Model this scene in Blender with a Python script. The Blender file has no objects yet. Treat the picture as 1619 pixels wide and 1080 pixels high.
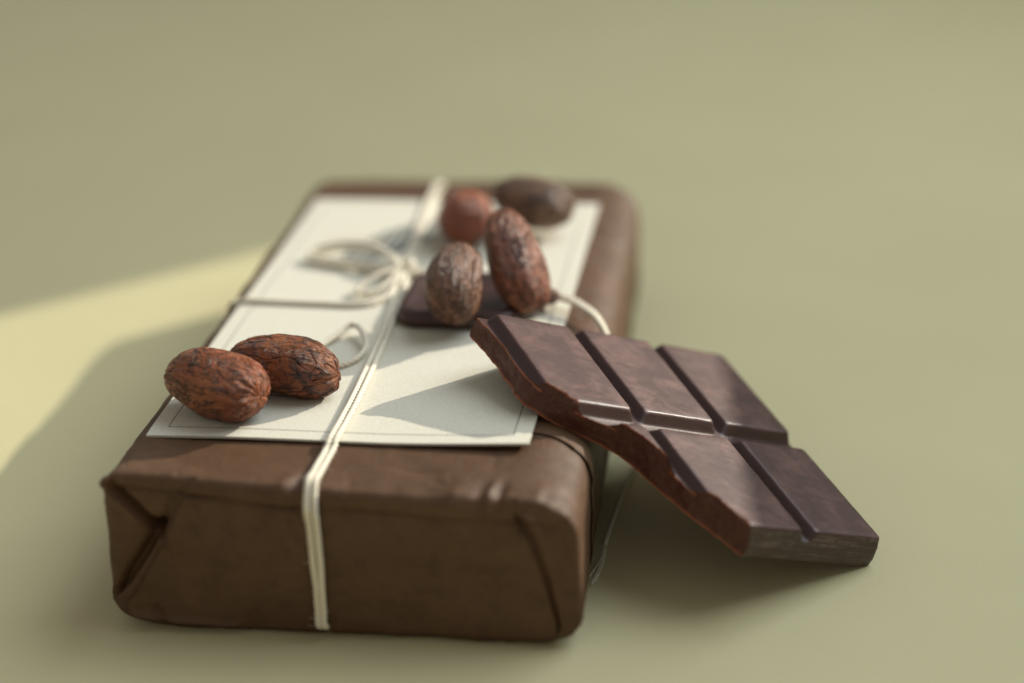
import bpy, bmesh, math, random
import numpy as np
from mathutils import Vector, Matrix, noise

random.seed(7)
MM = 0.001
scene = bpy.context.scene
COL = scene.collection

# ------------------------------------------------------------------ camera
CAM = np.array([66.369, -227.486, 164.868])
CAM_R = np.array([[0.98975, -0.02152, 0.14116],
                  [0.13684, 0.42545, -0.89458],
                  [-0.04080, 0.90473, 0.42403]])          # columns: right, up, back
FPX = 2600.0                                             # focal length in photo pixels
cd = bpy.data.cameras.new('camera')
cam = bpy.data.objects.new('camera', cd); COL.objects.link(cam)
cd.sensor_width = 36.0
cd.lens = FPX / 1619.0 * 36.0
cd.clip_start = 0.01; cd.clip_end = 50.0
m = Matrix.Identity(4)
for i in range(3):
    for j in range(3): m[i][j] = CAM_R[i, j]
    m[i][3] = CAM[i] * MM
cam.matrix_world = m
cd.dof.use_dof = True
cd.dof.focus_distance = 0.2975
cd.dof.aperture_fstop = 4.7
cd.dof.aperture_blades = 0
scene.camera = cam

def at(px, py, z=None, y=None):
    """photo pixel -> point (mm) on the level z or the upright plane y"""
    d = CAM_R @ np.array([px - 809.5, 540.0 - py, -FPX])
    k = (z - CAM[2]) / d[2] if z is not None else (y - CAM[1]) / d[1]
    return CAM + d * k

# ------------------------------------------------------------------ light
world = bpy.data.worlds.new('World'); scene.world = world; world.use_nodes = True
bg = world.node_tree.nodes['Background']
bg.inputs['Color'].default_value = (1.0, 0.965, 0.88, 1); bg.inputs['Strength'].default_value = 0.27

SUN_EL = math.radians(25.5)
SUN_DIR = Vector((-0.775, -0.632, 0)).normalized() * math.cos(SUN_EL) + Vector((0, 0, -math.sin(SUN_EL)))
sl = bpy.data.lights.new('sun', 'SUN'); sl.energy = 4.1; sl.angle = math.radians(0.53); sl.color = (1.0, 0.93, 0.80)
so = bpy.data.objects.new('sun', sl); COL.objects.link(so)
so.rotation_euler = SUN_DIR.to_track_quat('-Z', 'Y').to_euler()

def area(name, loc, target, size, power, color):
    l = bpy.data.lights.new(name, 'AREA'); l.shape = 'RECTANGLE'; l.size, l.size_y = size
    l.energy = power; l.color = color
    o = bpy.data.objects.new(name, l); COL.objects.link(o); o.location = loc
    o.rotation_euler = (Vector(target) - Vector(loc)).to_track_quat('-Z', 'Y').to_euler()
area('window_light', (0.70, 0.40, 0.95), (0.05, 0.05, 0.0), (0.9, 0.9), 11.0, (0.80, 0.91, 1.0))

vs = scene.view_settings
vs.view_transform = 'Standard'; vs.look = 'None'; vs.exposure = 0.13; vs.gamma = 1.0; vs.use_curve_mapping = False

# ------------------------------------------------------------------ node helpers
class NT:
    def __init__(self, name):
        self.m = bpy.data.materials.new(name); self.m.use_nodes = True
        self.t = self.m.node_tree; self.n = self.t.nodes; self.l = self.t.links
        self.b = self.n['Principled BSDF']
        tc = self.n.new('ShaderNodeTexCoord')
        sc = self.n.new('ShaderNodeVectorMath'); sc.operation = 'SCALE'; sc.inputs['Scale'].default_value = 1000.0
        self.l.new(tc.outputs['Object'], sc.inputs[0]); self.co = sc.outputs[0]      # object coordinates in mm
    def put(self, sock, v):
        if hasattr(v, 'is_output') or isinstance(v, bpy.types.NodeSocket): self.l.new(v, sock)
        elif isinstance(v, (tuple, list)) and len(v) == 3 and sock.type == 'RGBA': sock.default_value = (*v, 1)
        else: sock.default_value = v
    def map(self, scale=(1, 1, 1), loc=(0, 0, 0), rot=(0, 0, 0), src=None):
        n = self.n.new('ShaderNodeMapping'); n.inputs['Scale'].default_value = scale
        n.inputs['Location'].default_value = loc; n.inputs['Rotation'].default_value = rot
        self.l.new(src or self.co, n.inputs['Vector']); return n.outputs[0]
    def noise(self, scale, detail=4, rough=.55, vec=None, dist=0.0):
        n = self.n.new('ShaderNodeTexNoise'); n.inputs['Scale'].default_value = scale
        n.inputs['Detail'].default_value = detail; n.inputs['Roughness'].default_value = rough
        n.inputs['Distortion'].default_value = dist
        self.l.new(vec or self.co, n.inputs['Vector']); return n.outputs['Fac']
    def voro(self, scale, vec=None, feature='F1'):
        n = self.n.new('ShaderNodeTexVoronoi'); n.feature = feature; n.inputs['Scale'].default_value = scale
        self.l.new(vec or self.co, n.inputs['Vector']); return n.outputs['Distance']
    def ramp(self, fac, stops):
        n = self.n.new('ShaderNodeValToRGB'); e = n.color_ramp.elements
        while len(e) < len(stops): e.new(0.5)
        for el, (p, c) in zip(e, stops):
            el.position = p; el.color = (c, c, c, 1) if isinstance(c, (int, float)) else (*c, 1)
        self.put(n.inputs[0], fac); return n.outputs[0]
    def mix(self, fac, a, b, mode='MIX'):
        n = self.n.new('ShaderNodeMix'); n.data_type = 'RGBA'; n.blend_type = mode
        self.put(n.inputs[0], fac); self.put(n.inputs[6], a); self.put(n.inputs[7], b); return n.outputs[2]
    def math(self, op, a, b=0.0, c=None):
        n = self.n.new('ShaderNodeMath'); n.operation = op
        self.put(n.inputs[0], a); self.put(n.inputs[1], b)
        if c is not None: self.put(n.inputs[2], c)
        return n.outputs[0]
    def xyz(self, src=None):
        n = self.n.new('ShaderNodeSeparateXYZ'); self.l.new(src or self.co, n.inputs[0]); return n.outputs
    def bump(self, h, dist, strength=1.0, normal=None):
        n = self.n.new('ShaderNodeBump'); n.inputs['Strength'].default_value = strength
        n.inputs['Distance'].default_value = dist * MM; self.put(n.inputs['Height'], h)
        if normal: self.l.new(normal, n.inputs['Normal'])
        return n.outputs[0]
    def out(self, color, rough=.5, normal=None, spec=.5, **kw):
        self.put(self.b.inputs['Base Color'], color); self.put(self.b.inputs['Roughness'], rough)
        self.put(self.b.inputs['Specular IOR Level'], spec)
        if normal: self.l.new(normal, self.b.inputs['Normal'])
        for k, v in kw.items(): self.put(self.b.inputs[k.replace('_', ' ')], v)
        return self.m

# table sheet: pale olive card stock with a fine tooth
t = NT('table_card'); v1 = t.noise(0.02, 3); v2 = t.noise(1.6, 5, .65)
tc = t.mix(t.ramp(v1, [(.3, 0.0), (.7, 1.0)]), (.570, .512, .292), (.600, .540, .312))
tc = t.mix(t.math('MULTIPLY', v2, .10), tc, (.42, .39, .25))
M_TABLE = t.out(tc, .62, t.bump(t.math('ADD', v2, t.math('MULTIPLY', t.noise(.35, 4), .8)), .12, .55), .35)

t = NT('blocker_matte'); M_BLOCKER = t.out(t.mix(t.noise(.01, 4), (.62, .56, .44), (.68, .62, .50)), .8, t.bump(t.noise(.4, 4), .3, .3))

# brown kraft wrapping paper
t = NT('brown_paper'); a = t.noise(.10, 5, .6); b = t.noise(1.1, 5, .7); c = t.noise(.35, 6, .6)
col = t.mix(t.ramp(a, [(.32, 0.), (.68, 1.)]), (.078, .036, .0145), (.104, .052, .0235))
col = t.mix(t.math('MULTIPLY', t.ramp(b, [(.45, 0.), (.75, 1.)]), .35), col, (.112, .068, .042))
col = t.mix(t.math('MULTIPLY', t.ramp(c, [(.52, 0.), (.62, 1.)]), .25), col, (.05, .026, .014))
nb = t.bump(t.math('ADD', t.math('MULTIPLY', b, .6), t.math('MULTIPLY', c, .5)), .28, .5)
M_PAPER = t.out(col, t.ramp(c, [(.3, .55), (.7, .66)]), nb, .36)

# label card: cream stock with printed frame line, short rule and a fan of strokes
CARD_C = np.array([-3.97, 15.62]); CARD_W, CARD_L, CARD_A = 68.2, 118.6, -0.012
t = NT('cream_card'); X, Y, Z = t.xyz()
fib = t.noise(2.6, 5, .7); blot = t.noise(.09, 3)
base = t.mix(t.ramp(fib, [(.40, 0.), (.66, 1.)]), (.70, .66, .545), (.575, .54, .435))
base = t.mix(t.math('MULTIPLY', blot, .25), base, (.64, .61, .50))
def band(s, c, h): return t.math('COMPARE', s, c, h)
IN = 3.1; hw = CARD_W / 2 - IN
inside_x = t.math('LESS_THAN', t.math('ABSOLUTE', X), hw + .12)
inside_y = t.math('LESS_THAN', t.math('ABSOLUTE', t.math('SUBTRACT', Y, CARD_L / 2)), CARD_L / 2 - IN + .12)
lv = t.math('MULTIPLY', band(t.math('ABSOLUTE', X), hw, .11), inside_y)
lh = t.math('MULTIPLY', band(t.math('ABSOLUTE', t.math('SUBTRACT', Y, CARD_L / 2)), CARD_L / 2 - IN, .13), inside_x)
rule = t.math('MULTIPLY', band(Y, 16.2, .16), band(X, -13.0, 6.0))
ink = t.math('MAXIMUM', t.math('MAXIMUM', lv, lh), rule)
# fan of strokes (leaf engraving)
fx = t.math('ADD', X, 9.0); fy = t.math('SUBTRACT', Y, 93.0)
el = t.math('ADD', t.math('POWER', t.math('DIVIDE', fx, 10.5), 2.0), t.math('POWER', t.math('DIVIDE', t.math('SUBTRACT', fy, t.math('MULTIPLY', fx, .9)), 9.0), 2.0))
leaf = t.math('LESS_THAN', el, 1.0)
strokes = t.math('LESS_THAN', t.math('FRACT', t.math('MULTIPLY', t.math('SUBTRACT', fx, t.math('MULTIPLY', fy, .12)), .46)), .55)
leafm = t.math('MULTIPLY', leaf, t.math('ADD', t.math('MULTIPLY', strokes, .40), .58))
base = t.mix(leafm, base, (.13, .14, .13))
base = t.mix(t.math('MULTIPLY', t.math('LESS_THAN', t.math('ADD', t.math('POWER', t.math('DIVIDE', t.math('ADD', X, 18.0), 7.0), 2.0), t.math('POWER', t.math('DIVIDE', t.math('SUBTRACT', Y, 92.0), 3.5), 2.0)), 1.0), .22), base, (.55, .40, .25))
base = t.mix(t.math('MULTIPLY', ink, .80), base, (.10, .085, .07))
M_CARD = t.out(base, .75, t.bump(t.math('ADD', fib, t.math('MULTIPLY', t.noise(.6, 3), .6)), .09, .6), .3)

t = NT('cotton_twine'); M_TWINE = t.out(t.mix(t.noise(1.5, 4, .7), (.88, .82, .68), (.78, .69, .52)), .8, t.bump(t.noise(6, 3), .08, .5), .2, Sheen_Weight=.25, Sheen_Roughness=.5)

# chocolate
def choc(name, dust, scuff):
    t = NT(name); g = t.n.new('ShaderNodeNewGeometry')
    cl = t.noise(.11, 4, .6, dist=.8)
    sw = t.noise(.22, 7, .72, vec=t.map((.7, 1.2, 1.0), rot=(0, 0, .55)), dist=1.2)
    fine = t.noise(3.0, 5, .7, vec=t.map((.15, 1.4, 1), rot=(0, 0, .7)))
    bl = t.math('MULTIPLY', t.ramp(cl, [(.44, .12), (.62, 1.)]), t.ramp(sw, [(.40, .15), (.66, 1.)]))
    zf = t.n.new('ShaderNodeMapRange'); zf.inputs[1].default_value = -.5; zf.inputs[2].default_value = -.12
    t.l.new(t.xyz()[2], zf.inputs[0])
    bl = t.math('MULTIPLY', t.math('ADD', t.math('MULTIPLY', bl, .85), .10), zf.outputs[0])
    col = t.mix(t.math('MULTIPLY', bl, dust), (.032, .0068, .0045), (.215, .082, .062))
    spk = t.ramp(t.voro(.75), [(.035, 1.), (.075, 0.)])
    col = t.mix(t.math('MULTIPLY', spk, .6), col, (.36, .25, .20))
    lines = t.ramp(t.noise(1.1, 4, .8, vec=t.map((.05, 2.2, 1), rot=(0, 0, -.35))), [(.66, 0.), (.72, 1.)])
    col = t.mix(t.math('MULTIPLY', t.math('MULTIPLY', lines, zf.outputs[0]), .16), col, (.24, .14, .11))
    edge = t.ramp(g.outputs['Pointiness'], [(.53, 0.), (.62, 1.)])
    col = t.mix(t.math('MULTIPLY', edge, .35), col, (.13, .045, .026))
    r = t.math('ADD', t.math('MULTIPLY', bl, .10), t.ramp(fine, [(.3, .38), (.7, .48)]))
    if scuff:
        st = t.noise(.8, 6, .75, vec=t.map((.10, 1, 2.6)))
        ch = t.noise(.45, 5, .7)
        sm = t.math('MULTIPLY', t.ramp(st, [(.49, 0.), (.60, 1.)]), t.ramp(ch, [(.42, .10), (.58, 1.)]))
        col = t.mix(t.math('MULTIPLY', sm, .62), col, (.20, .15, .12))
        r = t.math('ADD', r, .08)
    h = t.math('ADD', t.math('MULTIPLY', fine, .25), t.math('MULTIPLY', t.noise(.25, 3), 1.0))
    return t.out(col, r, t.bump(h, .10, .35 if not scuff else .8), .7)
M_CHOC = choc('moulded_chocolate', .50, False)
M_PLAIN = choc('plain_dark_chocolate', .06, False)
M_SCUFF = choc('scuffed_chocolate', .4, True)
def broken(name, ztop):
    t = NT(name); X, Y, Z = t.xyz()
    a = t.noise(1.3, 6, .7); b = t.noise(.5, 5, .7)
    col = t.mix(t.ramp(a, [(.3, 0.), (.7, 1.)]), (.064, .017, .0095), (.115, .034, .018))
    fl = t.math('MULTIPLY', t.ramp(t.voro(.8), [(.08, 1.), (.16, 0.)]), t.ramp(b, [(.5, 0.), (.6, 1.)]))
    col = t.mix(t.math('MULTIPLY', fl, .6), col, (.34, .19, .11))
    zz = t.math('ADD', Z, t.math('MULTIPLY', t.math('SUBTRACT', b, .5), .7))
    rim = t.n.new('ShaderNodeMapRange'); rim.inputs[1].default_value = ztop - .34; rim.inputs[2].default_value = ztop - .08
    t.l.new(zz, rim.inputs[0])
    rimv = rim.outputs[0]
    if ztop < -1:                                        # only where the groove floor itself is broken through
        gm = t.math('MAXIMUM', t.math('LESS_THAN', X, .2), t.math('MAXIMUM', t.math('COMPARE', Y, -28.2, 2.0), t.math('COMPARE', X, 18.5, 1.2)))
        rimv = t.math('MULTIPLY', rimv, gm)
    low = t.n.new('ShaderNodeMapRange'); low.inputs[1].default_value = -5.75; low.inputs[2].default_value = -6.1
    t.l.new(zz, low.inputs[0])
    col = t.mix(t.math('MULTIPLY', t.math('MAXIMUM', rimv, t.math('MULTIPLY', low.outputs[0], .55)), 1.0), col, (.46, .13, .045))  # orange rim: chip colour and light glowing through the thin edge, painted in
    return t.out(col, .50, t.bump(t.math('ADD', a, t.math('MULTIPLY', t.noise(4, 4), .5)), .25, .9), .45)
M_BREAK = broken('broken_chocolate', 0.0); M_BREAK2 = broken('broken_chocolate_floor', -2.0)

# cocoa beans
def bean_mat(name, c1, c2, dark, seed, darkness=1.0):
    t = NT(name); P = t.map(loc=(seed * 13.1, seed * 7.7, seed * 3.3))
    L = t.map((.16, 1.6, 1.6), loc=(seed * 3.1, seed * 5.7, 0)); L2 = t.map((.30, 3.2, 3.2), loc=(seed * 1.1, seed * 2.7, 5))
    a = t.noise(.14, 5, .6, vec=P); fibre = t.noise(.8, 6, .7, vec=L, dist=.8); hair = t.noise(.9, 5, .75, vec=L2, dist=1.2); sp = t.noise(.30, 7, .70, vec=P, dist=.9)
    crack = t.ramp(t.noise(.26, 8, .74, vec=t.map((.35, 1.0, 1.0), loc=(seed * 9, 3, seed)), dist=1.8), [(.478, 0.), (.494, 1.), (.506, 1.), (.522, 0.)])
    col = t.mix(t.ramp(a, [(.35, 0.), (.65, 1.)]), c1, c2)
    col = t.mix(t.math('MULTIPLY', t.ramp(fibre, [(.45, 0.), (.70, 1.)]), .45), col, tuple(x * 1.5 for x in c2))
    col = t.mix(t.math('MULTIPLY', t.ramp(fibre, [(.25, 1.), (.46, 0.)]), .55), col, tuple(x * .35 for x in c1))
    blot = t.math('MULTIPLY', t.ramp(sp, [(.50, 0.), (.60, 1.)]), t.ramp(a, [(.40, 1.), (.62, .15)]))
    col = t.mix(t.math('MULTIPLY', blot, darkness), col, dark)
    col = t.mix(t.math('MULTIPLY', crack, .8), col, dark)
    col = t.mix(t.math('MULTIPLY', t.ramp(hair, [(.66, 0.), (.74, 1.)]), .55), col, (.48, .27, .13))
    pale = t.ramp(t.noise(.2, 5, .65, vec=t.map(loc=(seed * 21, 4, 9))), [(.63, 0.), (.68, 1.)])
    col = t.mix(t.math('MULTIPLY', pale, .6), col, (.40, .19, .06))
    h = t.math('ADD', t.math('ADD', t.math('MULTIPLY', fibre, 1.0), t.math('MULTIPLY', hair, .4)), t.math('SUBTRACT', t.math('MULTIPLY', sp, .7), t.math('MULTIPLY', crack, .7)))
    return t.out(col, t.ramp(sp, [(.35, .24), (.62, .42)]), t.bump(h, .36, .9), .6)
DK = (.022, .011, .009)
M_BEAN = [bean_mat('bean_shell_russet', (.225, .053, .016), (.33, .095, .027), DK, 1, .8),
          bean_mat('bean_shell_cracked', (.185, .048, .017), (.31, .098, .030), DK, 2, .9),
          bean_mat('bean_shell_dark', (.150, .056, .028), (.22, .100, .050), DK, 3, .8),
          bean_mat('bean_shell_ruddy', (.23, .068, .032), (.31, .110, .052), DK, 4, .6),
          bean_mat('bean_shell_red', (.270, .062, .022), (.31, .078, .028), DK, 5, .35),
          bean_mat('bean_shell_dusty', (.190, .095, .052), (.29, .165, .100), DK, 6, .7)]

# ------------------------------------------------------------------ mesh helpers
def tag(o, label=None, cat=None, group=None, kind=None):
    if label: o['label'] = label
    if cat: o['category'] = cat
    if group: o['group'] = group
    if kind: o['kind'] = kind
    return o
def empty(name, loc, rot=None):
    o = bpy.data.objects.new(name, None); COL.objects.link(o)
    o.empty_display_size = .01
    mw = Matrix.Translation(Vector(loc) * MM)
    if rot is not None: mw = mw @ rot.to_4x4()
    o.matrix_world = mw; return o
def mesh_obj(name, verts, faces, mats, parent=None, origin=(0, 0, 0), smooth=True, sharp=None, fmat=None):
    """verts in mm (world, or the parent's local frame when origin is 0 and the parent is rotated)"""
    v = (np.asarray(verts, float) - np.asarray(origin, float)) * MM
    me = bpy.data.meshes.new(name); me.from_pydata(v.tolist(), [], faces)
    for mt in (mats if isinstance(mats, list) else [mats]): me.materials.append(mt)
    if fmat is not None: me.polygons.foreach_set('material_index', fmat)
    bm = bmesh.new(); bm.from_mesh(me); bmesh.ops.recalc_face_normals(bm, faces=bm.faces); bm.to_mesh(me); bm.free()
    me.polygons.foreach_set('use_smooth', [smooth] * len(me.polygons))
    if sharp: me.set_sharp_from_angle(angle=math.radians(sharp))
    o = bpy.data.objects.new(name, me); COL.objects.link(o)
    if parent: o.parent = parent
    else: o.location = Vector(origin) * MM
    return o
def fbm(p, octv=3):
    return noise.fractal(Vector(p), 1.0, 2.0, octv)
def grid_faces(nu, nv, wrap_u=False, wrap_v=False, off=0):
    f = []
    for i in range(nu if wrap_u else nu - 1):
        for j in range(nv if wrap_v else nv - 1):
            i2, j2 = (i + 1) % nu, (j + 1) % nv
            f.append((off + i * nv + j, off + i2 * nv + j, off + i2 * nv + j2, off + i * nv + j2))
    return f
def catmull(P, step):
    P = [np.array(p, float) for p in P]; Q = [2 * P[0] - P[1]] + P + [2 * P[-1] - P[-2]]; out = []
    for i in range(1, len(Q) - 2):
        a, b, c, d = Q[i - 1:i + 3]; n = max(2, int(np.linalg.norm(c - b) / step))
        for k in range(n):
            s = k / n
            out.append(.5 * (2 * b + (c - a) * s + (2 * a - 5 * b + 4 * c - d) * s * s + (3 * b - a - 3 * c + d) * s ** 3))
    out.append(P[-1]); return np.array(out)

# ------------------------------------------------------------------ the setting
nx = 60
xs = np.linspace(-1500, 1500, nx); tv = [(x, y, 0) for x in xs for y in xs]
tag(mesh_obj('table', tv, grid_faces(nx, nx), M_TABLE), kind='structure')

# added unseen sun blocker: low edge shades table beside parcel, upright edge behind it
def blocker_pts():
    ex = np.array([.127, -.992])                        # along the blocker, towards the photographer
    T = math.tan(SUN_EL); sd = np.array([.775, .632])
    p_low = np.array([64.5, 43.0, 18.9]); p_side = np.array([-97.9, 159.3])
    w0 = np.array([400.0, 300.0]); nrm = np.array([ex[1], -ex[0]])
    D = ((w0 - p_low[:2]) @ nrm) / (sd @ nrm); zs = p_low[2] + D * T
    D2 = ((w0 - p_side) @ nrm) / (sd @ nrm); j = p_side + sd * D2; sj = (j - w0) @ ex
    return ex, w0, zs, sj
EX, W0, ZS, SJ = blocker_pts()
def slab(s0, s1, z0, z1, th=18.0):
    n2 = np.array([-EX[1], EX[0]]); n2 = n2 if n2[0] > 0 else -n2
    V = []
    for s in (s0, s1):
        for o_ in (0, th):
            p = W0 + EX * s + n2 * o_
            for z in (z0, z1): V.append((p[0], p[1], z))
    return V, [(0, 1, 3, 2), (4, 6, 7, 5), (0, 4, 5, 1), (2, 3, 7, 6), (0, 2, 6, 4), (1, 5, 7, 3)]
V1, F1 = slab(SJ + .0, 700, 0, ZS); V2, F2 = slab(SJ - 900, SJ, 0, 700)
blockv = V1 + V2; blockf = F1 + [tuple(i + 8 for i in f) for f in F2]
tag(mesh_obj('sun_blocker', blockv, blockf, M_BLOCKER, smooth=False), kind='structure')

# ------------------------------------------------------------------ wrapped package
PX0, PX1, PY0, PY1, PZ = -40.3, 39.7, 0.0, 153.5, 29.0
RXL, RXR, RYF, RYB, RZT, RZB = 3.0, 11.0, 1.5, 5.5, 8.0, 6.0
def seg_d(px, pz, a, b):
    ax, az = a; bx, bz = b; dx, dz = bx - ax, bz - az
    s = max(0., min(1., ((px - ax) * dx + (pz - az) * dz) / (dx * dx + dz * dz)))
    return math.hypot(px - ax - s * dx, pz - az - s * dz), ((px - ax) * dz - (pz - az) * dx) / math.hypot(dx, dz), s
def body(q, off=0.0, rough=True):
    """box-surface point -> rounded, creased parcel surface (mm)"""
    x, y, z = q
    rzt = RZT if x > 28 else RZT - (RZT - 1.7) * min(1, (28 - x) / 9)
    cx = min(max(x, PX0 + RXL), PX1 - RXR); cy = min(max(y, PY0 + RYF), PY1 - RYB); cz = min(max(z, RZB), PZ - rzt)
    R = (RXL if x < cx else RXR, RYF if y < cy else RYB, RZB if z < cz else rzt)
    d = [(x - cx) / R[0], (y - cy) / R[1], (z - cz) / R[2]]
    e = 2.3; l = sum(abs(k) ** e for k in d) ** (1 / e)
    d = [k / l for k in d] if l > 1e-9 else d
    n = Vector((d[0] / R[0], d[1] / R[1], d[2] / R[2])).normalized()
    p = Vector((cx + d[0] * R[0], cy + d[1] * R[1], cz + d[2] * R[2]))
    h = off
    if rough:
        flat_top = max(0., min(1., (n.z - .9) * 10)) * max(0., min(1., (y - 8) / 10)) * max(0., min(1., (30 - abs(x + 4)) / 6 + .3))
        amp = 1.0 - .85 * flat_top
        if n.z < -.5: amp *= .2
        h += amp * (.42 * fbm(p * .045 + Vector((3, 1, 7)), 3) + .16 * (1 - abs(noise.noise(p * .11)) * 2) - .1 + .07 * fbm(p * .3, 3))
        if n.z > -.5:
            vd = noise.voronoi(p * .085 + Vector((1, 5, 2)) + Vector((fbm(p * .1, 2), fbm(p * .1 + Vector((9, 0, 0)), 2), 0)) * .5)[0]
            e_ = vd[1] - vd[0]
            h += amp * (.16 * vd[0] * 2 - .13 * math.exp(-(e_ / .05) ** 2))
            vd = noise.voronoi(p * .24 + Vector((7, 1, 2)))[0]
            h += amp * .05 * vd[0]
        # sagging front of the top
        if y < 30:
            kx = max(0., min(1., (14 - x) / 48)); kz = max(0., z / PZ) ** 2
            p.z += kz * (1.9 * kx * (1 - .5 * max(0, min(1, (-x - 34) / 6)) ** 2) * math.exp(-(max(y, 0) / 6.5) ** 2) - .9 * (1 - kx) * max(0, 1 - y / 14) ** 2)
            kl = max(0., min(1., (-x - 22) / 18)) ** 1.3 * math.exp(-(max(y, 0) / 34) ** 2)
            p.x -= 2.3 * kl * (1 - z / PZ); p.z += 3.2 * kl * max(0, 1 - z / 9) * max(0, (-x - 30) / 11)
        # parcel bulges a little on its front and leans in at the foot
        if n.y < -.3:
            w = -n.y
            # envelope folds: (x, z) on the front
            dd, sg, s = seg_d(x, z, (-39.0, 28.0), (-31.0, 19.0))
            h += w * (-2.2 * math.exp(-(dd / .6) ** 2) + 1.0 * math.exp(-((dd - 1.4) / .9) ** 2) * (sg > 0))
            dd, sg, s = seg_d(x, z, (-24.5, 28.5), (-40.5, 3.0))
            if sg > 0: h -= w * ((2.3 if z < 20 else 2.3 * max(.2, 1 - (z - 20) / 3)) * math.exp(-((dd - .9) / .9) ** 2) + .5 * min(1, dd / .5))
            # the top sheet turns over the front and ends in a crease above the flap
            zf = 27.3 - .045 * (x + 38) * (x < -5) - 1.48 * (x >= -5) + (.5 * math.sin(x * .21) if x > -5 else 0)
            sharp = 1.0 if x < -4 else .35
            h += w * sharp * (.70 / (1 + math.exp(-(z - zf) / .08)) - .40 * math.exp(-((z - zf + .45) / .4) ** 2))
            dd, sg, s = seg_d(x, z, (-38.5, 2.6), (-20, 1.6))
            h += w * .7 * math.exp(-(dd / .8) ** 2)
            h -= w * 2.2 * math.exp(-((x + 32.2) ** 2 + (z - 19.6) ** 2) / 2.2)
            dd, sg, s = seg_d(x, z, (-33, 4.5), (-31, 1.0))
            h -= w * .6 * math.exp(-(dd / .6) ** 2)
            # right-hand fold
            dd, sg, s = seg_d(x, z, (31.0, 26.5), (38.8, 3.0))
            h += w * (-.75 * math.exp(-((dd) / .7) ** 2) + .6 * math.exp(-((dd - 1.6) / 1.3) ** 2) * (sg < 0))
            dd, sg, s = seg_d(x, z, (30.2, 27.8), (30.8, 23.5))
            h += w * (-.8 * math.exp(-(dd / .6) ** 2))
            dd, sg, s = seg_d(x, z, (33.5, 17.), (35.5, 8.0))
            h += w * .3 * math.exp(-(dd / .9) ** 2)
        # pinches along the front top edge
        if y < 9 and z > 20:
            for (ax, wd, am) in ((25.6, .55, .75), (27.2, .7, -.65), (23.8, .9, -.45), (20.0, 1.5, .35), (-6.5, 1.0, -.7), (-8.5, 1.1, .35), (33.5, 1.2, .4), (12., 2.4, .22)):
                k = math.exp(-((x - ax - .18 * (y - 3)) / wd) ** 2) * math.exp(-((y - 1.5) / 3.2) ** 2) * (.4 + .6 * max(n.z, 0))
                h += am * k
    p = p + n * h
    if p.z < .05 - min(0, 0): p.z = max(p.z, .05)
    return p

def box_surface(ax, ay, az):
    idx = {}; V = []; Fc = []
    def vid(x, y, z):
        k = (round(x, 4), round(y, 4), round(z, 4))
        if k not in idx: idx[k] = len(V); V.append(k)
        return idx[k]
    def sheet(A, B, mk):
        for i in range(len(A) - 1):
            for j in range(len(B) - 1):
                Fc.append((vid(*mk(A[i], B[j])), vid(*mk(A[i + 1], B[j])), vid(*mk(A[i + 1], B[j + 1])), vid(*mk(A[i], B[j + 1]))))
    for z in (az[0], az[-1]): sheet(ax, ay, lambda a, b: (a, b, z))
    for y in (ay[0], ay[-1]): sheet(ax, az, lambda a, b: (a, y, b))
    for x in (ax[0], ax[-1]): sheet(ay, az, lambda a, b: (x, a, b))
    return V, Fc
def axis(lo, hi, fine, coarse, edge):
    a = list(np.arange(lo, lo + edge, fine)) + list(np.linspace(lo + edge, hi - edge, max(2, int((hi - lo - 2 * edge) / coarse)))) + list(np.arange(hi - edge, hi, fine)[1:]) + [hi]
    return sorted(set(round(float(k), 4) for k in a))
ax_ = axis(PX0, PX1, .30, .40, 14); ay_ = axis(PY0, PY1, .28, 1.1, 9); az_ = axis(0, PZ, .27, .33, 8)
BV, BF = box_surface(ax_, ay_, az_)
pk = empty('chocolate_package', (0, 0, 0))
tag(pk, 'oblong parcel wrapped in dark brown paper, lying under the cream card', 'package')
mesh_obj('wrapper', [tuple(body(q)) for q in BV], BF, M_PAPER, pk)

def sheet_on_body(name, qs, nu, nv, offs, thick, parent, mat=M_PAPER):
    """paper sheet following the parcel at an offset; qs: box points (nu x nv), offs: outer offsets"""
    top = [tuple(body(q, o)) for q, o in zip(qs, offs)]
    low = [tuple(body(q, o - thick)) for q, o in zip(qs, offs)]
    N = nu * nv; f = grid_faces(nu, nv) + [tuple(reversed([i + N for i in k])) for k in grid_faces(nu, nv)]
    ring = [i * nv for i in range(nu)] + [(nu - 1) * nv + j for j in range(1, nv)] + [i * nv + nv - 1 for i in range(nu - 2, -1, -1)] + [j for j in range(nv - 2, 0, -1)]
    for a, b in zip(ring, ring[1:] + ring[:1]): f.append((a, b, b + N, a + N))
    return mesh_obj(name, top + low, f, mat, parent, sharp=50)

# end flap on the front: trapezoid turned up from below
nu, nv = 150, 70; qs = []; of = []
for i in range(nu):
    for j in range(nv):
        s = i / (nu - 1); k = j / (nv - 1)                # k: 0 foot, 1 upper edge
        z = .6 + 25.6 * k - .9 * k * s
        xl = -39.6 + 14.0 * k + 6.0 * max(0, 1 - k / .2) ** 2; xr = 38.6 - 8.2 * k ** 1.05 - 2.0 * max(0, 1 - k / .12) ** 2
        x = xl + (xr - xl) * s
        edge = min(s * 40, (1 - s) * 60, (1 - k) * 25)
        lift = .45 + (.25 + .6 * max(0, 1 - k) ** 1.5 * min(1, k / .2)) * math.exp(-s * 40 / 1.6) + .06 * noise.noise(Vector((x * .2, z * .2, 4)))
        if k > .9: lift -= .34 * ((k - .9) / .1) ** 1.5
        qs.append((x, PY0, z)); of.append(lift)
sheet_on_body('end_flap', qs, nu, nv, of, .16, pk)

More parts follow.
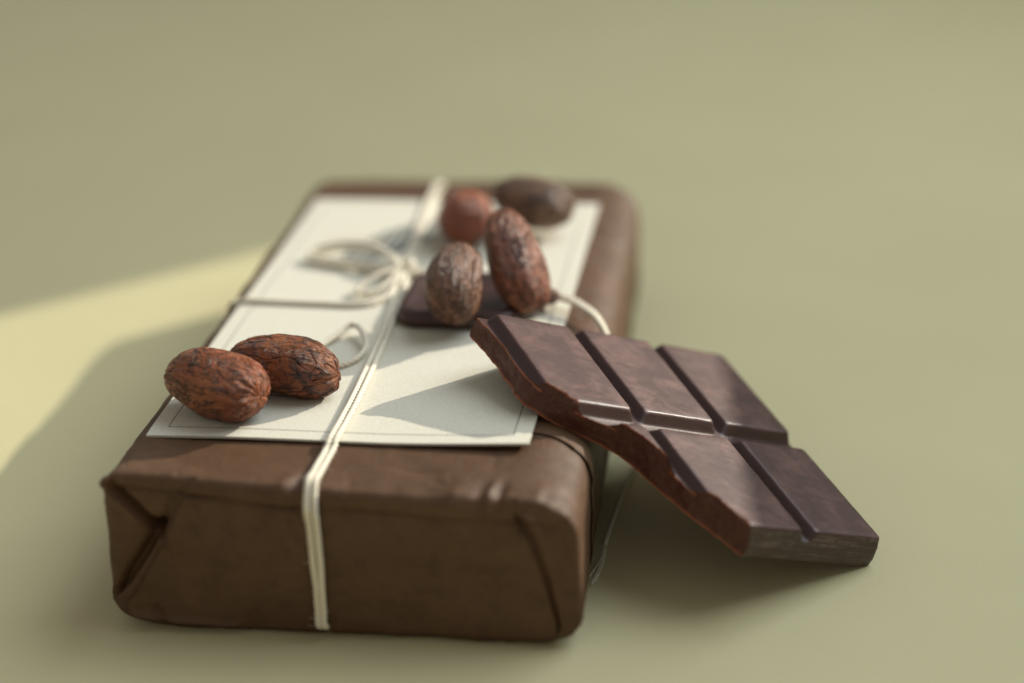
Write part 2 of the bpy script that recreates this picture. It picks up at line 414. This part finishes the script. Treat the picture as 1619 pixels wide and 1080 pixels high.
# lengthwise overlap on the right shoulder, its front edge a little lifted
nu, nv = 120, 70; qs = []; of = []
PER = [(24, PZ)] ; total = (PX1 - 24) + 25
for i in range(nu):
    for j in range(nv):
        s = i / (nu - 1); k = j / (nv - 1)
        l = k * total
        x, z = (24 + l, PZ) if 24 + l < PX1 else (PX1, PZ - (24 + l - PX1))
        y0 = 20.4 + .7 * math.sin(l * .22 + .5) - .02 * l
        y = y0 + (PY1 - 9 - y0) * s
        lift = .25 + .14 * math.exp(-(y - y0) / 1.6) + .16 * math.exp(-((l - 19) / 6) ** 2) * math.exp(-(y - y0) / 4)
        qs.append((x, y, z)); of.append(lift)
sheet_on_body('side_flap', qs, nu, nv, of, .18, pk)

# ------------------------------------------------------------------ card
CZ = PZ + .55
nu, nv = 60, 90; th = .45; V = []
for side in (0, 1):
    for i in range(nu):
        for j in range(nv):
            x = -CARD_W / 2 + CARD_W * i / (nu - 1); y = CARD_L * j / (nv - 1)
            w = .25 * noise.noise(Vector((x * .03, y * .03, 2))) - .25 * max(0, (10 - y) / 10) ** 2 * max(0, (-x - 20) / 14) + .9 * max(0, (x - 8) / 26) ** 1.5 * max(0, 1 - y / 26) ** 2
            V.append((x, y, w - th * side))
N = nu * nv; f = grid_faces(nu, nv) + [tuple(reversed([i + N for i in k])) for k in grid_faces(nu, nv)]
ring = [i * nv for i in range(nu)] + [(nu - 1) * nv + j for j in range(1, nv)] + [i * nv + nv - 1 for i in range(nu - 2, -1, -1)] + [j for j in range(nv - 2, 0, -1)]
for a, b in zip(ring, ring[1:] + ring[:1]): f.append((a, b, b + N, a + N))
card = mesh_obj('label_card', V, f, M_CARD, sharp=40)
card.matrix_world = Matrix.Translation(Vector((CARD_C[0], CARD_C[1], CZ + .35)) * MM) @ Matrix.Rotation(CARD_A, 4, 'Z')
tag(card, 'cream paper card with thin printed frame line, lying on the brown parcel', 'card')
CT = CZ + .40                                             # top of the card

# ------------------------------------------------------------------ twine
def cord(name, path, parent, rad=.62, ply=3, pitch=3.4, step=.28, sides=6, phase=0.0, fuzz=60):
    """cord laid up from plies; path in mm"""
    C = catmull(path, step); n = len(C); T = np.gradient(C, axis=0); T /= np.linalg.norm(T, axis=1)[:, None] + 1e-12
    nrm = np.array([0, 0, 1.]) if abs(T[0][2]) < .8 else np.array([0, 1., 0]); frames = []
    for k in range(n):
        nrm = nrm - T[k] * (nrm @ T[k]); nrm /= np.linalg.norm(nrm); frames.append((nrm.copy(), np.cross(T[k], nrm)))
    L = np.concatenate([[0], np.cumsum(np.linalg.norm(np.diff(C, axis=0), axis=1))])
    V = []; Fc = []; rng = random.Random(hash(name) % 1000 + int(phase * 10) + n)
    pr = rad * (.60 if ply == 3 else .56); off = rad - pr
    for p in range(ply):
        base = len(V)
        for k in range(n):
            a = phase + 2 * math.pi * (L[k] / pitch + p / ply)
            c = C[k] + off * (math.cos(a) * frames[k][0] + math.sin(a) * frames[k][1])
            r = pr * (1 + .10 * noise.noise(Vector((L[k] * .8, p * 9.1, phase))))
            for s in range(sides):
                b = a + 2 * math.pi * s / sides
                V.append(c + r * (math.cos(b) * frames[k][0] + math.sin(b) * frames[k][1]))
        Fc += grid_faces(n, sides, wrap_v=True, off=base)
        Fc.append(tuple(base + s for s in range(sides))); Fc.append(tuple(base + (n - 1) * sides + s for s in reversed(range(sides))))
    # stray fibres
    for _ in range(int(L[-1] * fuzz / 100)):
        k = rng.randrange(2, n - 2); a = rng.uniform(0, 6.28); o = math.cos(a) * frames[k][0] + math.sin(a) * frames[k][1]
        p0 = C[k] + o * rad * .8; d = T[k] * rng.uniform(-1, 1) + o * rng.uniform(.2, .7); d /= np.linalg.norm(d)
        ln = rng.uniform(.5, 1.6); w = np.cross(d, o + .1); w = w / np.linalg.norm(w) * .022; b0 = len(V); w2 = np.cross(w, d)
        p1 = p0 + d * ln * .5 + o * .1; p2 = p0 + d * ln + o * rng.uniform(-.1, .3)
        for q_ in (p0, p1, p2):
            for s in range(3): V.append(q_ + w * math.cos(s * 2.094) + w2 * math.sin(s * 2.094))
        Fc += grid_faces(3, 3, wrap_v=True, off=b0)
    return mesh_obj(name, V, Fc, M_TWINE, parent)

tw = empty('twine', (0, 0, 0))
tag(tw, 'off-white cotton twine tied lengthwise and across the parcel in a bow', 'twine')
def on_body(q, off): return np.array(body(q, off))
for sgn in (-1, 1):
    o = .60 * sgn
    path = [on_body((-4.2 + o * .9, 6, 0), .55) * np.array([1, 1, 1]) + np.array([0, 0, .0])]
    path[0][2] = .62
    for z, x in ((3, -4.3), (7, -4.2), (11, -4.1), (15, -4.05), (19, -4.05), (23, -4.1), (26.5, -4.1)):
        xo = o * (1.0 if z > 14 else .8)
        path.append(on_body((x + xo, 0, z), 1.15 if z < 26 else .95))
    for y, x in ((1.0, -4.1), (4.0, -4.1), (8, -4.05)): path.append(on_body((x + o, y, PZ), .75))
    path.append(np.array([-3.9 + o, 12.5, PZ + .95])); path.append(np.array([-3.8 + o, 15.0, CT + .65]))
    for y, x in ((22, -3.6), (30, -3.45), (40, -3.5), (50, -3.65), (60, -3.8), (70, -4.5), (80, -5.5 + o * .6), (88, -6.2 + o * .4), (98, -6.7), (115, -7.5), (130, -8.3), (134.5, -8.5)):
        path.append(np.array([x + o, y, CT + .58 + (.5 if 80 < y < 92 else 0)]))
    for y in (137.5, 142, 146): path.append(on_body((-8.7 + o, y, PZ), .8))
    for z in (24, 15, 5): path.append(on_body((-8.9 + o, PY1, z), .8))
    cord('long_cord', path, tw, phase=sgn * 1.3 + 2)
# cross strands, left and right of the knot
left = [on_body((PX0, 73.5, 4), .7), on_body((PX0, 73.3, 15), .7), on_body((PX0, 73.2, 24), .7), on_body((PX0 + .5, 73.1, PZ), .75), np.array([-38.3, 73, PZ + .9]), np.array([-36.5, 72.9, CT + .6])]
left += [np.array([x, y, CT + .55]) for x, y in ((-30, 72.7), (-20, 72.2), (-12, 72.0), (-8, 74.5))] + [np.array([-6.4, 82, CT + .9]), np.array([-6.2, 88, CT + 1.6])]
cord('cross_cord', left, tw, phase=.4)
right = [np.array([-5.8, 88, CT + 1.4]), np.array([-1.5, 89, CT + .8]), np.array([8, 86.5, CT + .6]), np.array([18, 82, CT + .6]), np.array([24, 77.5, CT + 1.2]), np.array([29, 74, CT + 2.2]), np.array([33.5, 70.5, CT + 2.0]), np.array([37.6, 66.5, CT + .2])]
right += [on_body((PX1, 63.5, 23), .9), on_body((PX1, 63, 15), .9), on_body((PX1, 63, 5), .9)]
for sgn in (-1, 1):
    cord('cross_cord', [p + np.array([.1, .55 * sgn, .08 * sgn]) for p in right], tw, phase=1.7 + sgn)
# knot
kn = []
for k in range(34):
    a = k * .62; kn.append(np.array([-6.2 + 2.1 * math.cos(a), 88.5 + 1.9 * math.sin(a) + .05 * k, CT + 1.6 + 1.0 * math.sin(a * .53 + 1)]))
cord('knot', kn, tw, phase=.9)
# bow loops
lp = [(-6.5, 88.5, 2.0), (-10, 92.0, 3.4), (-16, 97.5, 3.2), (-22, 99.5, 2.4), (-27.0, 99.0, 1.5), (-28.6, 96.6, 1.0), (-25.5, 94.6, .8), (-19, 92.8, .9), (-12, 90.2, 1.3), (-7, 87.6, 1.9)]
for sg_ in (0, 1): cord('bow_loop', [np.array([x + .5 * sg_, y - 1.5 * sg_, CT + z + .5 * (1 - sg_)]) for x, y, z in lp], tw, phase=.2 + sg_)
lp = [(-6.8, 88.0, 2.0), (-9.5, 84.0, 2.6), (-12.6, 80.2, 2.0), (-13.6, 77.5, 1.2), (-11.5, 76.8, .9), (-8.8, 79.5, 1.2), (-6.8, 86, 1.8)]
cord('bow_loop', [np.array([x, y, CT + z]) for x, y, z in lp], tw, phase=1.1)
a_ = [at(px, py, z=CT + zz) for px, py, zz in ((470, 566, .6), (505, 548, .7), (536, 528, 1.3), (555, 514, 2.0), (566, 516, 2.4), (577, 532, 2.0), (578, 550, 1.2), (565, 566, .8), (540, 577, .6), (505, 582, .6), (480, 582, .6))]
cord('bow_loop', a_, tw, phase=2.2)
# frayed end on the table beside the parcel
tail = [(51, 88, .6), (47.5, 72, .62), (44.6, 60.7, .65), (43.2, 51, .9), (42.0, 40, .9), (41.2, 32, .65)]
cord('loose_end', [np.array(p) for p in tail], tw, rad=.5, phase=.3)
for dx, ey in ((.9, 20), (-.3, 21.5), (.3, 18.8)):
    cord('loose_end', [np.array((41.2, 32.2, .62)), np.array((41.0 + dx * .5, 27, .5)), np.array((39.6 + dx, ey, .35))], tw, rad=.22, ply=2, pitch=4, phase=dx, fuzz=150)

# ------------------------------------------------------------------ chocolate bar (broken corner piece)
BAR_R = Matrix(((0.71109, -0.52268, 0.47028), (0.57441, 0.81758, 0.04015), (-0.40548, 0.24159, 0.8816)))
BAR_O = (21.0, 43.21, 42.28)
SW, SH, GU, GV, TH, GD = 16.86, 25.84, 3.0, 4.2, 6.3, 2.0
GU0, GV0 = 3.23, 4.76
bar = empty('chocolate_bar', BAR_O, BAR_R)
tag(bar, 'broken slab of dark chocolate with grooved squares leaning on the parcel', 'chocolate')

BRK = [(-3.4, 6), (-2.7, 1.4), (-1.9, -2.4), (-1.35, -6), (-1.15, -9), (-1.3, -14), (-1.1, -17.7), (-.5, -20.2), (1.7, -22.2), (3.4, -24.4), (4.9, -26.0), (7.8, -27.7), (11.0, -29.3), (12.8, -31.3), (14.8, -34), (16.8, -39), (18.3, -42.6), (19.2, -45.5), (22.5, -50.9), (25.3, -57), (28, -63)]
def make_cutter():
    C = catmull([(a, b, 0) for a, b in BRK], .30); n = len(C)
    T = np.gradient(C, axis=0); T /= np.linalg.norm(T, axis=1)[:, None]
    nrm = np.stack([T[:, 1], -T[:, 0]], 1)                # points to the broken-away side
    sgn = np.sign(nrm[n // 2] @ np.array([-1, -.5])); nrm = nrm * sgn
    nz = 26; zz = np.linspace(-TH - 1.2, 1.2, nz); V = []
    for k in range(n):
        for z in zz:
            p = Vector((C[k][0], C[k][1], z))
            d = .45 * fbm(p * .22 + Vector((5, 2, 1)), 3) + .26 * fbm(p * .7, 3) + .08 * noise.noise(p * 2.6)
            d += .35 * math.sin((z + 3) * .45) - .12 * z * .3
            rimn = noise.noise(Vector((C[k][0] * .55, C[k][1] * .55, 9))) + .6 * noise.noise(Vector((C[k][0] * 1.5, C[k][1] * 1.5, 4)))
            d -= 1.25 * max(0, rimn) * max(0, z + 1.3) ** 1.3 * .6   # chips on the rim
            d -= .30 * max(0, noise.noise(Vector((C[k][0] * .5, C[k][1] * .5, 31)))) * max(0, -z - 5.0)
            V.append((p.x + nrm[k][0] * d, p.y + nrm[k][1] * d, z))
    N = n * nz
    for k in range(n):
        for z in zz: V.append((C[k][0] - 46 , C[k][1] - 26, z))
    f = grid_faces(n, nz) + [tuple(reversed([i + N for i in q])) for q in grid_faces(n, nz)]
    ring = [i * nz for i in range(n)] + [(n - 1) * nz + j for j in range(1, nz)] + [i * nz + nz - 1 for i in range(n - 2, -1, -1)] + [j for j in range(nz - 2, 0, -1)]
    for a, b in zip(ring, ring[1:] + ring[:1]): f.append((a, b, b + N, a + N))
    c_ = mesh_obj('cutter', V, f, M_BREAK); c_.matrix_world = bar.matrix_world; return c_
cutter = make_cutter()
deps = []
def cut(o):
    md = o.modifiers.new('b', 'BOOLEAN'); md.operation = 'DIFFERENCE'; md.solver = 'EXACT'; md.object = cutter
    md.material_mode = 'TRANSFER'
    bpy.context.view_layer.update()
    dg = bpy.context.evaluated_depsgraph_get()
    me = bpy.data.meshes.new_from_object(o.evaluated_get(dg)); o.modifiers.clear(); o.data = me
    me.polygons.foreach_set('use_smooth', [True] * len(me.polygons)); me.set_sharp_from_angle(angle=math.radians(38))
def loft(name, rings, mats, sub_u, sub_v, wob=.0):
    """stack of rounded rectangles (x0,x1,y0,y1,z,corner) into a closed solid"""
    V = []; Fc = []; cs = 5
    def ring(x0, x1, y0, y1, z, c):
        P = []
        cor = ((x1 - c, y1 - c, 0), (x0 + c, y1 - c, 90), (x0 + c, y0 + c, 180), (x1 - c, y0 + c, 270))
        for q, (cx, cy, a0) in enumerate(cor):
            for s in range(cs + 1):
                a = math.radians(a0 + 90 * s / cs); P.append((cx + c * math.cos(a), cy + c * math.sin(a), z))
            nx_, ny_, na = cor[(q + 1) % 4]
            b = P[-1]; e = (nx_ + c * math.cos(math.radians(na)), ny_ + c * math.sin(math.radians(na)))
            m_ = sub_u if q % 2 == 0 else sub_v
            for s in range(1, m_): P.append((b[0] + (e[0] - b[0]) * s / m_, b[1] + (e[1] - b[1]) * s / m_, z))
        return P
    n = 0
    for r in rings:
        P = ring(*r); n = len(P)
        for p in P:
            w = Vector(p); d = wob * fbm(w * .35, 2)
            V.append((p[0] + d, p[1] + d * .7, p[2] + (d * .5 if r[4] > -.1 else 0)))
    k = len(rings)
    for i in range(k - 1):
        for j in range(n): Fc.append((i * n + j, i * n + (j + 1) % n, (i + 1) * n + (j + 1) % n, (i + 1) * n + j))
    Fc.append(tuple(reversed(range(n)))); Fc.append(tuple((k - 1) * n + j for j in range(n)))
    return mesh_obj(name, V, Fc, mats, bar)
U1 = 3 * SW + 2 * GU0; V1_ = -(2 * SH + GV0)
# base of the slab, up to the groove floor
X0, X1, Y0, Y1 = -9.0, U1 + .9, V1_ - .9, .9
rg = [(X0 + .7, X1 - .7, Y0 + .7, Y1 - .7, -TH, .8), (X0 + .3, X1 - .3, Y0 + .3, Y1 - .3, -TH + .15, 1.0), (X0 + .05, X1 - .05, Y0 + .05, Y1 - .05, -TH + .6, 1.1),
      (X0 + .0, X1 - .0, Y0 + .0, Y1 - .0, -4.4, 1.1), (X0 + .15, X1 - .15, Y0 + .15, Y1 - .15, -3.2, 1.1), (X0 + .3, X1 - .3, Y0 + .3, Y1 - .3, -GD - .35, 1.1), (X0 + .31, X1 - .31, Y0 + .31, Y1 - .31, -GD - .02, 1.1), (X0 + .36, X1 - .36, Y0 + .36, Y1 - .36, -GD, 1.05)]
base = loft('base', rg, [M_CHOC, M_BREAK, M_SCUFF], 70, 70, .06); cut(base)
for i in range(3):
    for j in range(2):
        x0 = i * (SW + GU0); x1 = x0 + SW; y1 = -j * (SH + GV0); y0 = y1 - SH
        # foot of each raised square; outer sides follow the slab's edge
        fl = (GU0 - 1.1) / 2 * .5 + .45; fv = (GV0 - 1.3) / 2 * .55 + .35
        xr = .47 if i == 2 else fl; yb = .47 if j == 1 else fv; yt = .47 if j == 0 else fv
        def R(t, z, c): return (x0 - fl * t, x1 + xr * t, y0 - yb * t, y1 + yt * t, z, c)
        def Ri(t, z, c): return (x0 + t, x1 - t, y0 + t, y1 - t, z, c)
        rg = [R(1.15, -GD, .9), R(1.0, -GD + .12, .9), R(.85, -GD + .4, .9), R(.35, -.85, .8), R(.12, -.35, .8), Ri(.06, -.15, .8), Ri(.22, -.045, .8), Ri(.5, 0.0, .8), Ri(1.6, .0, .6), Ri(4.0, -.05, .5), Ri(7.0, -.08, .4)]
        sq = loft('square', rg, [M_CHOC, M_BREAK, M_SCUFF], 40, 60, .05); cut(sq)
bpy.data.objects.remove(cutter)
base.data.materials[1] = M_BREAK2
for o in bar.children:                                   # the moulded end of the slab is scuffed
    for p in o.data.polygons:
        if p.material_index == 0 and p.normal.y < -.8 and p.center.y < (Y0 + 1.6) * MM: p.material_index = 2

# ------------------------------------------------------------------ loose square of chocolate under the beans
pc = empty('chocolate_piece', (9.5, 73, CT))
tag(pc, 'small dark rounded piece of chocolate under the beans on the card', 'chocolate')
def rr(w, l, z, c, n=9):
    P = []
    for (sx, sy, a0) in ((1, 1, 0), (-1, 1, 90), (-1, -1, 180), (1, -1, 270)):
        for s in range(n + 1):
            a = math.radians(a0 + 90 * s / n); P.append((sx * (w - c) + c * math.cos(a), sy * (l - c) + c * math.sin(a), z))
    return P
rings = [rr(11.6, 10.6, .1, 4), rr(12.3, 11.3, .6, 4.5), rr(12.3, 11.3, 2.2, 4.5), rr(11.7, 10.7, 3.2, 4.2), rr(11.0, 10.0, 3.4, 4.0), rr(10.0, 9.0, 3.1, 3.6), rr(9.2, 8.2, 2.6, 3.2), rr(3, 2.5, 2.5, 1)]
n = len(rings[0]); V = [p for r in rings for p in r]
Fc = grid_faces(len(rings), n, wrap_v=True) + [tuple(range(n)), tuple((len(rings) - 1) * n + j for j in range(n))]
mesh_obj('slab', V, Fc, M_PLAIN, pc, sharp=60)

# ------------------------------------------------------------------ cocoa beans
def bean(label, centre, axis_dir, length, width, height, mat, seed, roll=0.0, ridge=.32, taper=.10, name='cocoa_bean', group='cocoa beans'):
    bm = bmesh.new(); bmesh.ops.create_icosphere(bm, subdivisions=(7 if seed < 3 else 6) if length > 10 else 4, radius=1.0)
    for v in bm.verts:
        p = v.co.copy(); t_ = p.x; ang = math.atan2(p.z, p.y)
        rad = math.sqrt(max(0, 1 - abs(t_) ** 2.35)) if abs(t_) < 1 else 0
        s = math.sqrt(max(1e-9, 1 - t_ * t_)); k = rad / s if s > 1e-4 else 1.0
        k = min(k, 1.25) * (1 + taper * t_)
        q = Vector((t_ * length / 2, p.y * k * width / 2, p.z * k * height / 2))
        q.y += .35 * math.sin(t_ * 2.2 + seed); q.z += .25 * math.cos(t_ * 2.7 + seed * 2)
        nn = Vector((p.x / length, p.y / width, p.z / height)).normalized()
        # furrows running lengthwise, gathering at the ends
        fr = noise.noise(Vector((math.cos(ang) * 2.3, math.sin(ang) * 2.3, t_ * .9 + seed * 5)))
        f2 = noise.noise(Vector((math.cos(ang) * 6, math.sin(ang) * 6, t_ * 1.6 + seed * 3)))
        ends = .35 + .65 * abs(t_) ** 3
        h = ridge * (1.0 * fr + .55 * f2 * ends) + .45 * noise.noise(q * .16 + Vector((seed * 4, 0, 0))) + .10 * fbm(q * .7 + Vector((0, seed, 0)), 3)
        cr = abs(noise.noise(Vector((q.x * .14, q.y * .3, q.z * .3)) + Vector((seed * 7, 2, 1)))); h -= .40 * ridge * max(0, 1 - cr / .05)
        h += .16 * abs(t_) ** 4 * math.sin(ang * 17 + 3 * noise.noise(Vector((ang, t_ * 3, seed)))) * (1 - abs(t_) ** 12)
        h += .05 * fbm(Vector((q.x * .5, q.y * 1.8, q.z * 1.8)) + Vector((seed, 1, 0)), 2)
        h -= .5 * math.exp(-((abs(t_) - 1) / .05) ** 2) * (t_ > 0)
        v.co = q + nn * h
    x = Vector(axis_dir).normalized(); up = Vector((0, 0, 1)) if abs(x.z) < .95 else Vector((0, 1, 0))
    y = up.cross(x).normalized(); z = x.cross(y)
    R = Matrix((x, y, z)).transposed() @ Matrix.Rotation(roll, 3, 'X')
    me = bpy.data.meshes.new('bean')
    for v in bm.verts: v.co *= MM
    bm.to_mesh(me); bm.free(); me.polygons.foreach_set('use_smooth', [True] * len(me.polygons)); me.materials.append(mat)
    o = bpy.data.objects.new(name, me); COL.objects.link(o)
    o.matrix_world = Matrix.Translation(Vector(centre) * MM) @ R.to_4x4()
    return tag(o, label, 'cocoa bean', group)
c = at(342, 606, z=CT + 5.9)
bean('smooth reddish brown cocoa bean on the corner of the card, overlapping another bean', c, (.91, -.42, -.02), 21.0, 12.6, 11.6, M_BEAN[0], 1, .3, ridge=.26)
c = at(449, 579, z=CT + 5.0)
bean('cracked dark brown cocoa bean with blackened tip beside the twine loop', c, (.985, -.17, -.03), 22.6, 11.0, 9.9, M_BEAN[1], 2, .9, ridge=.42)
c = at(720, 447, z=CT + 9.4)
bean('dull dark cocoa bean resting on the small chocolate piece, end towards front', c, (.05, -.88, -.38), 17.5, 12.4, 11.6, M_BEAN[2], 3, 1.4)
c = at(817, 413, z=CT + 10.6)
bean('long reddish cocoa bean propped steeply beside the chocolate slab corner', c, (.42, -.52, -.74), 22.5, 11.4, 10.2, M_BEAN[3], 4, .2)
c = at(735, 341, z=CT + 6.0)
bean('round smooth red cocoa bean seen end on beside the long twine', c, (.35, -.90, .12), 19.0, 12.4, 11.6, M_BEAN[4], 5, .5, ridge=.16)
c = at(842, 318, z=CT + 7.5)
bean('greyish brown cocoa bean lying crosswise at the far end of the card', c, (.93, -.34, -.12), 20.5, 11.6, 10.8, M_BEAN[5], 6, 2.0)
c = at(868, 469, z=CT + 2.4)
bean('tiny brown cocoa fragment next to the cross cord on the card', c, (.6, -.6, .2), 5.0, 3.6, 3.4, M_BEAN[2], 8, .5, ridge=.15, name='cocoa_fragment', group=None)
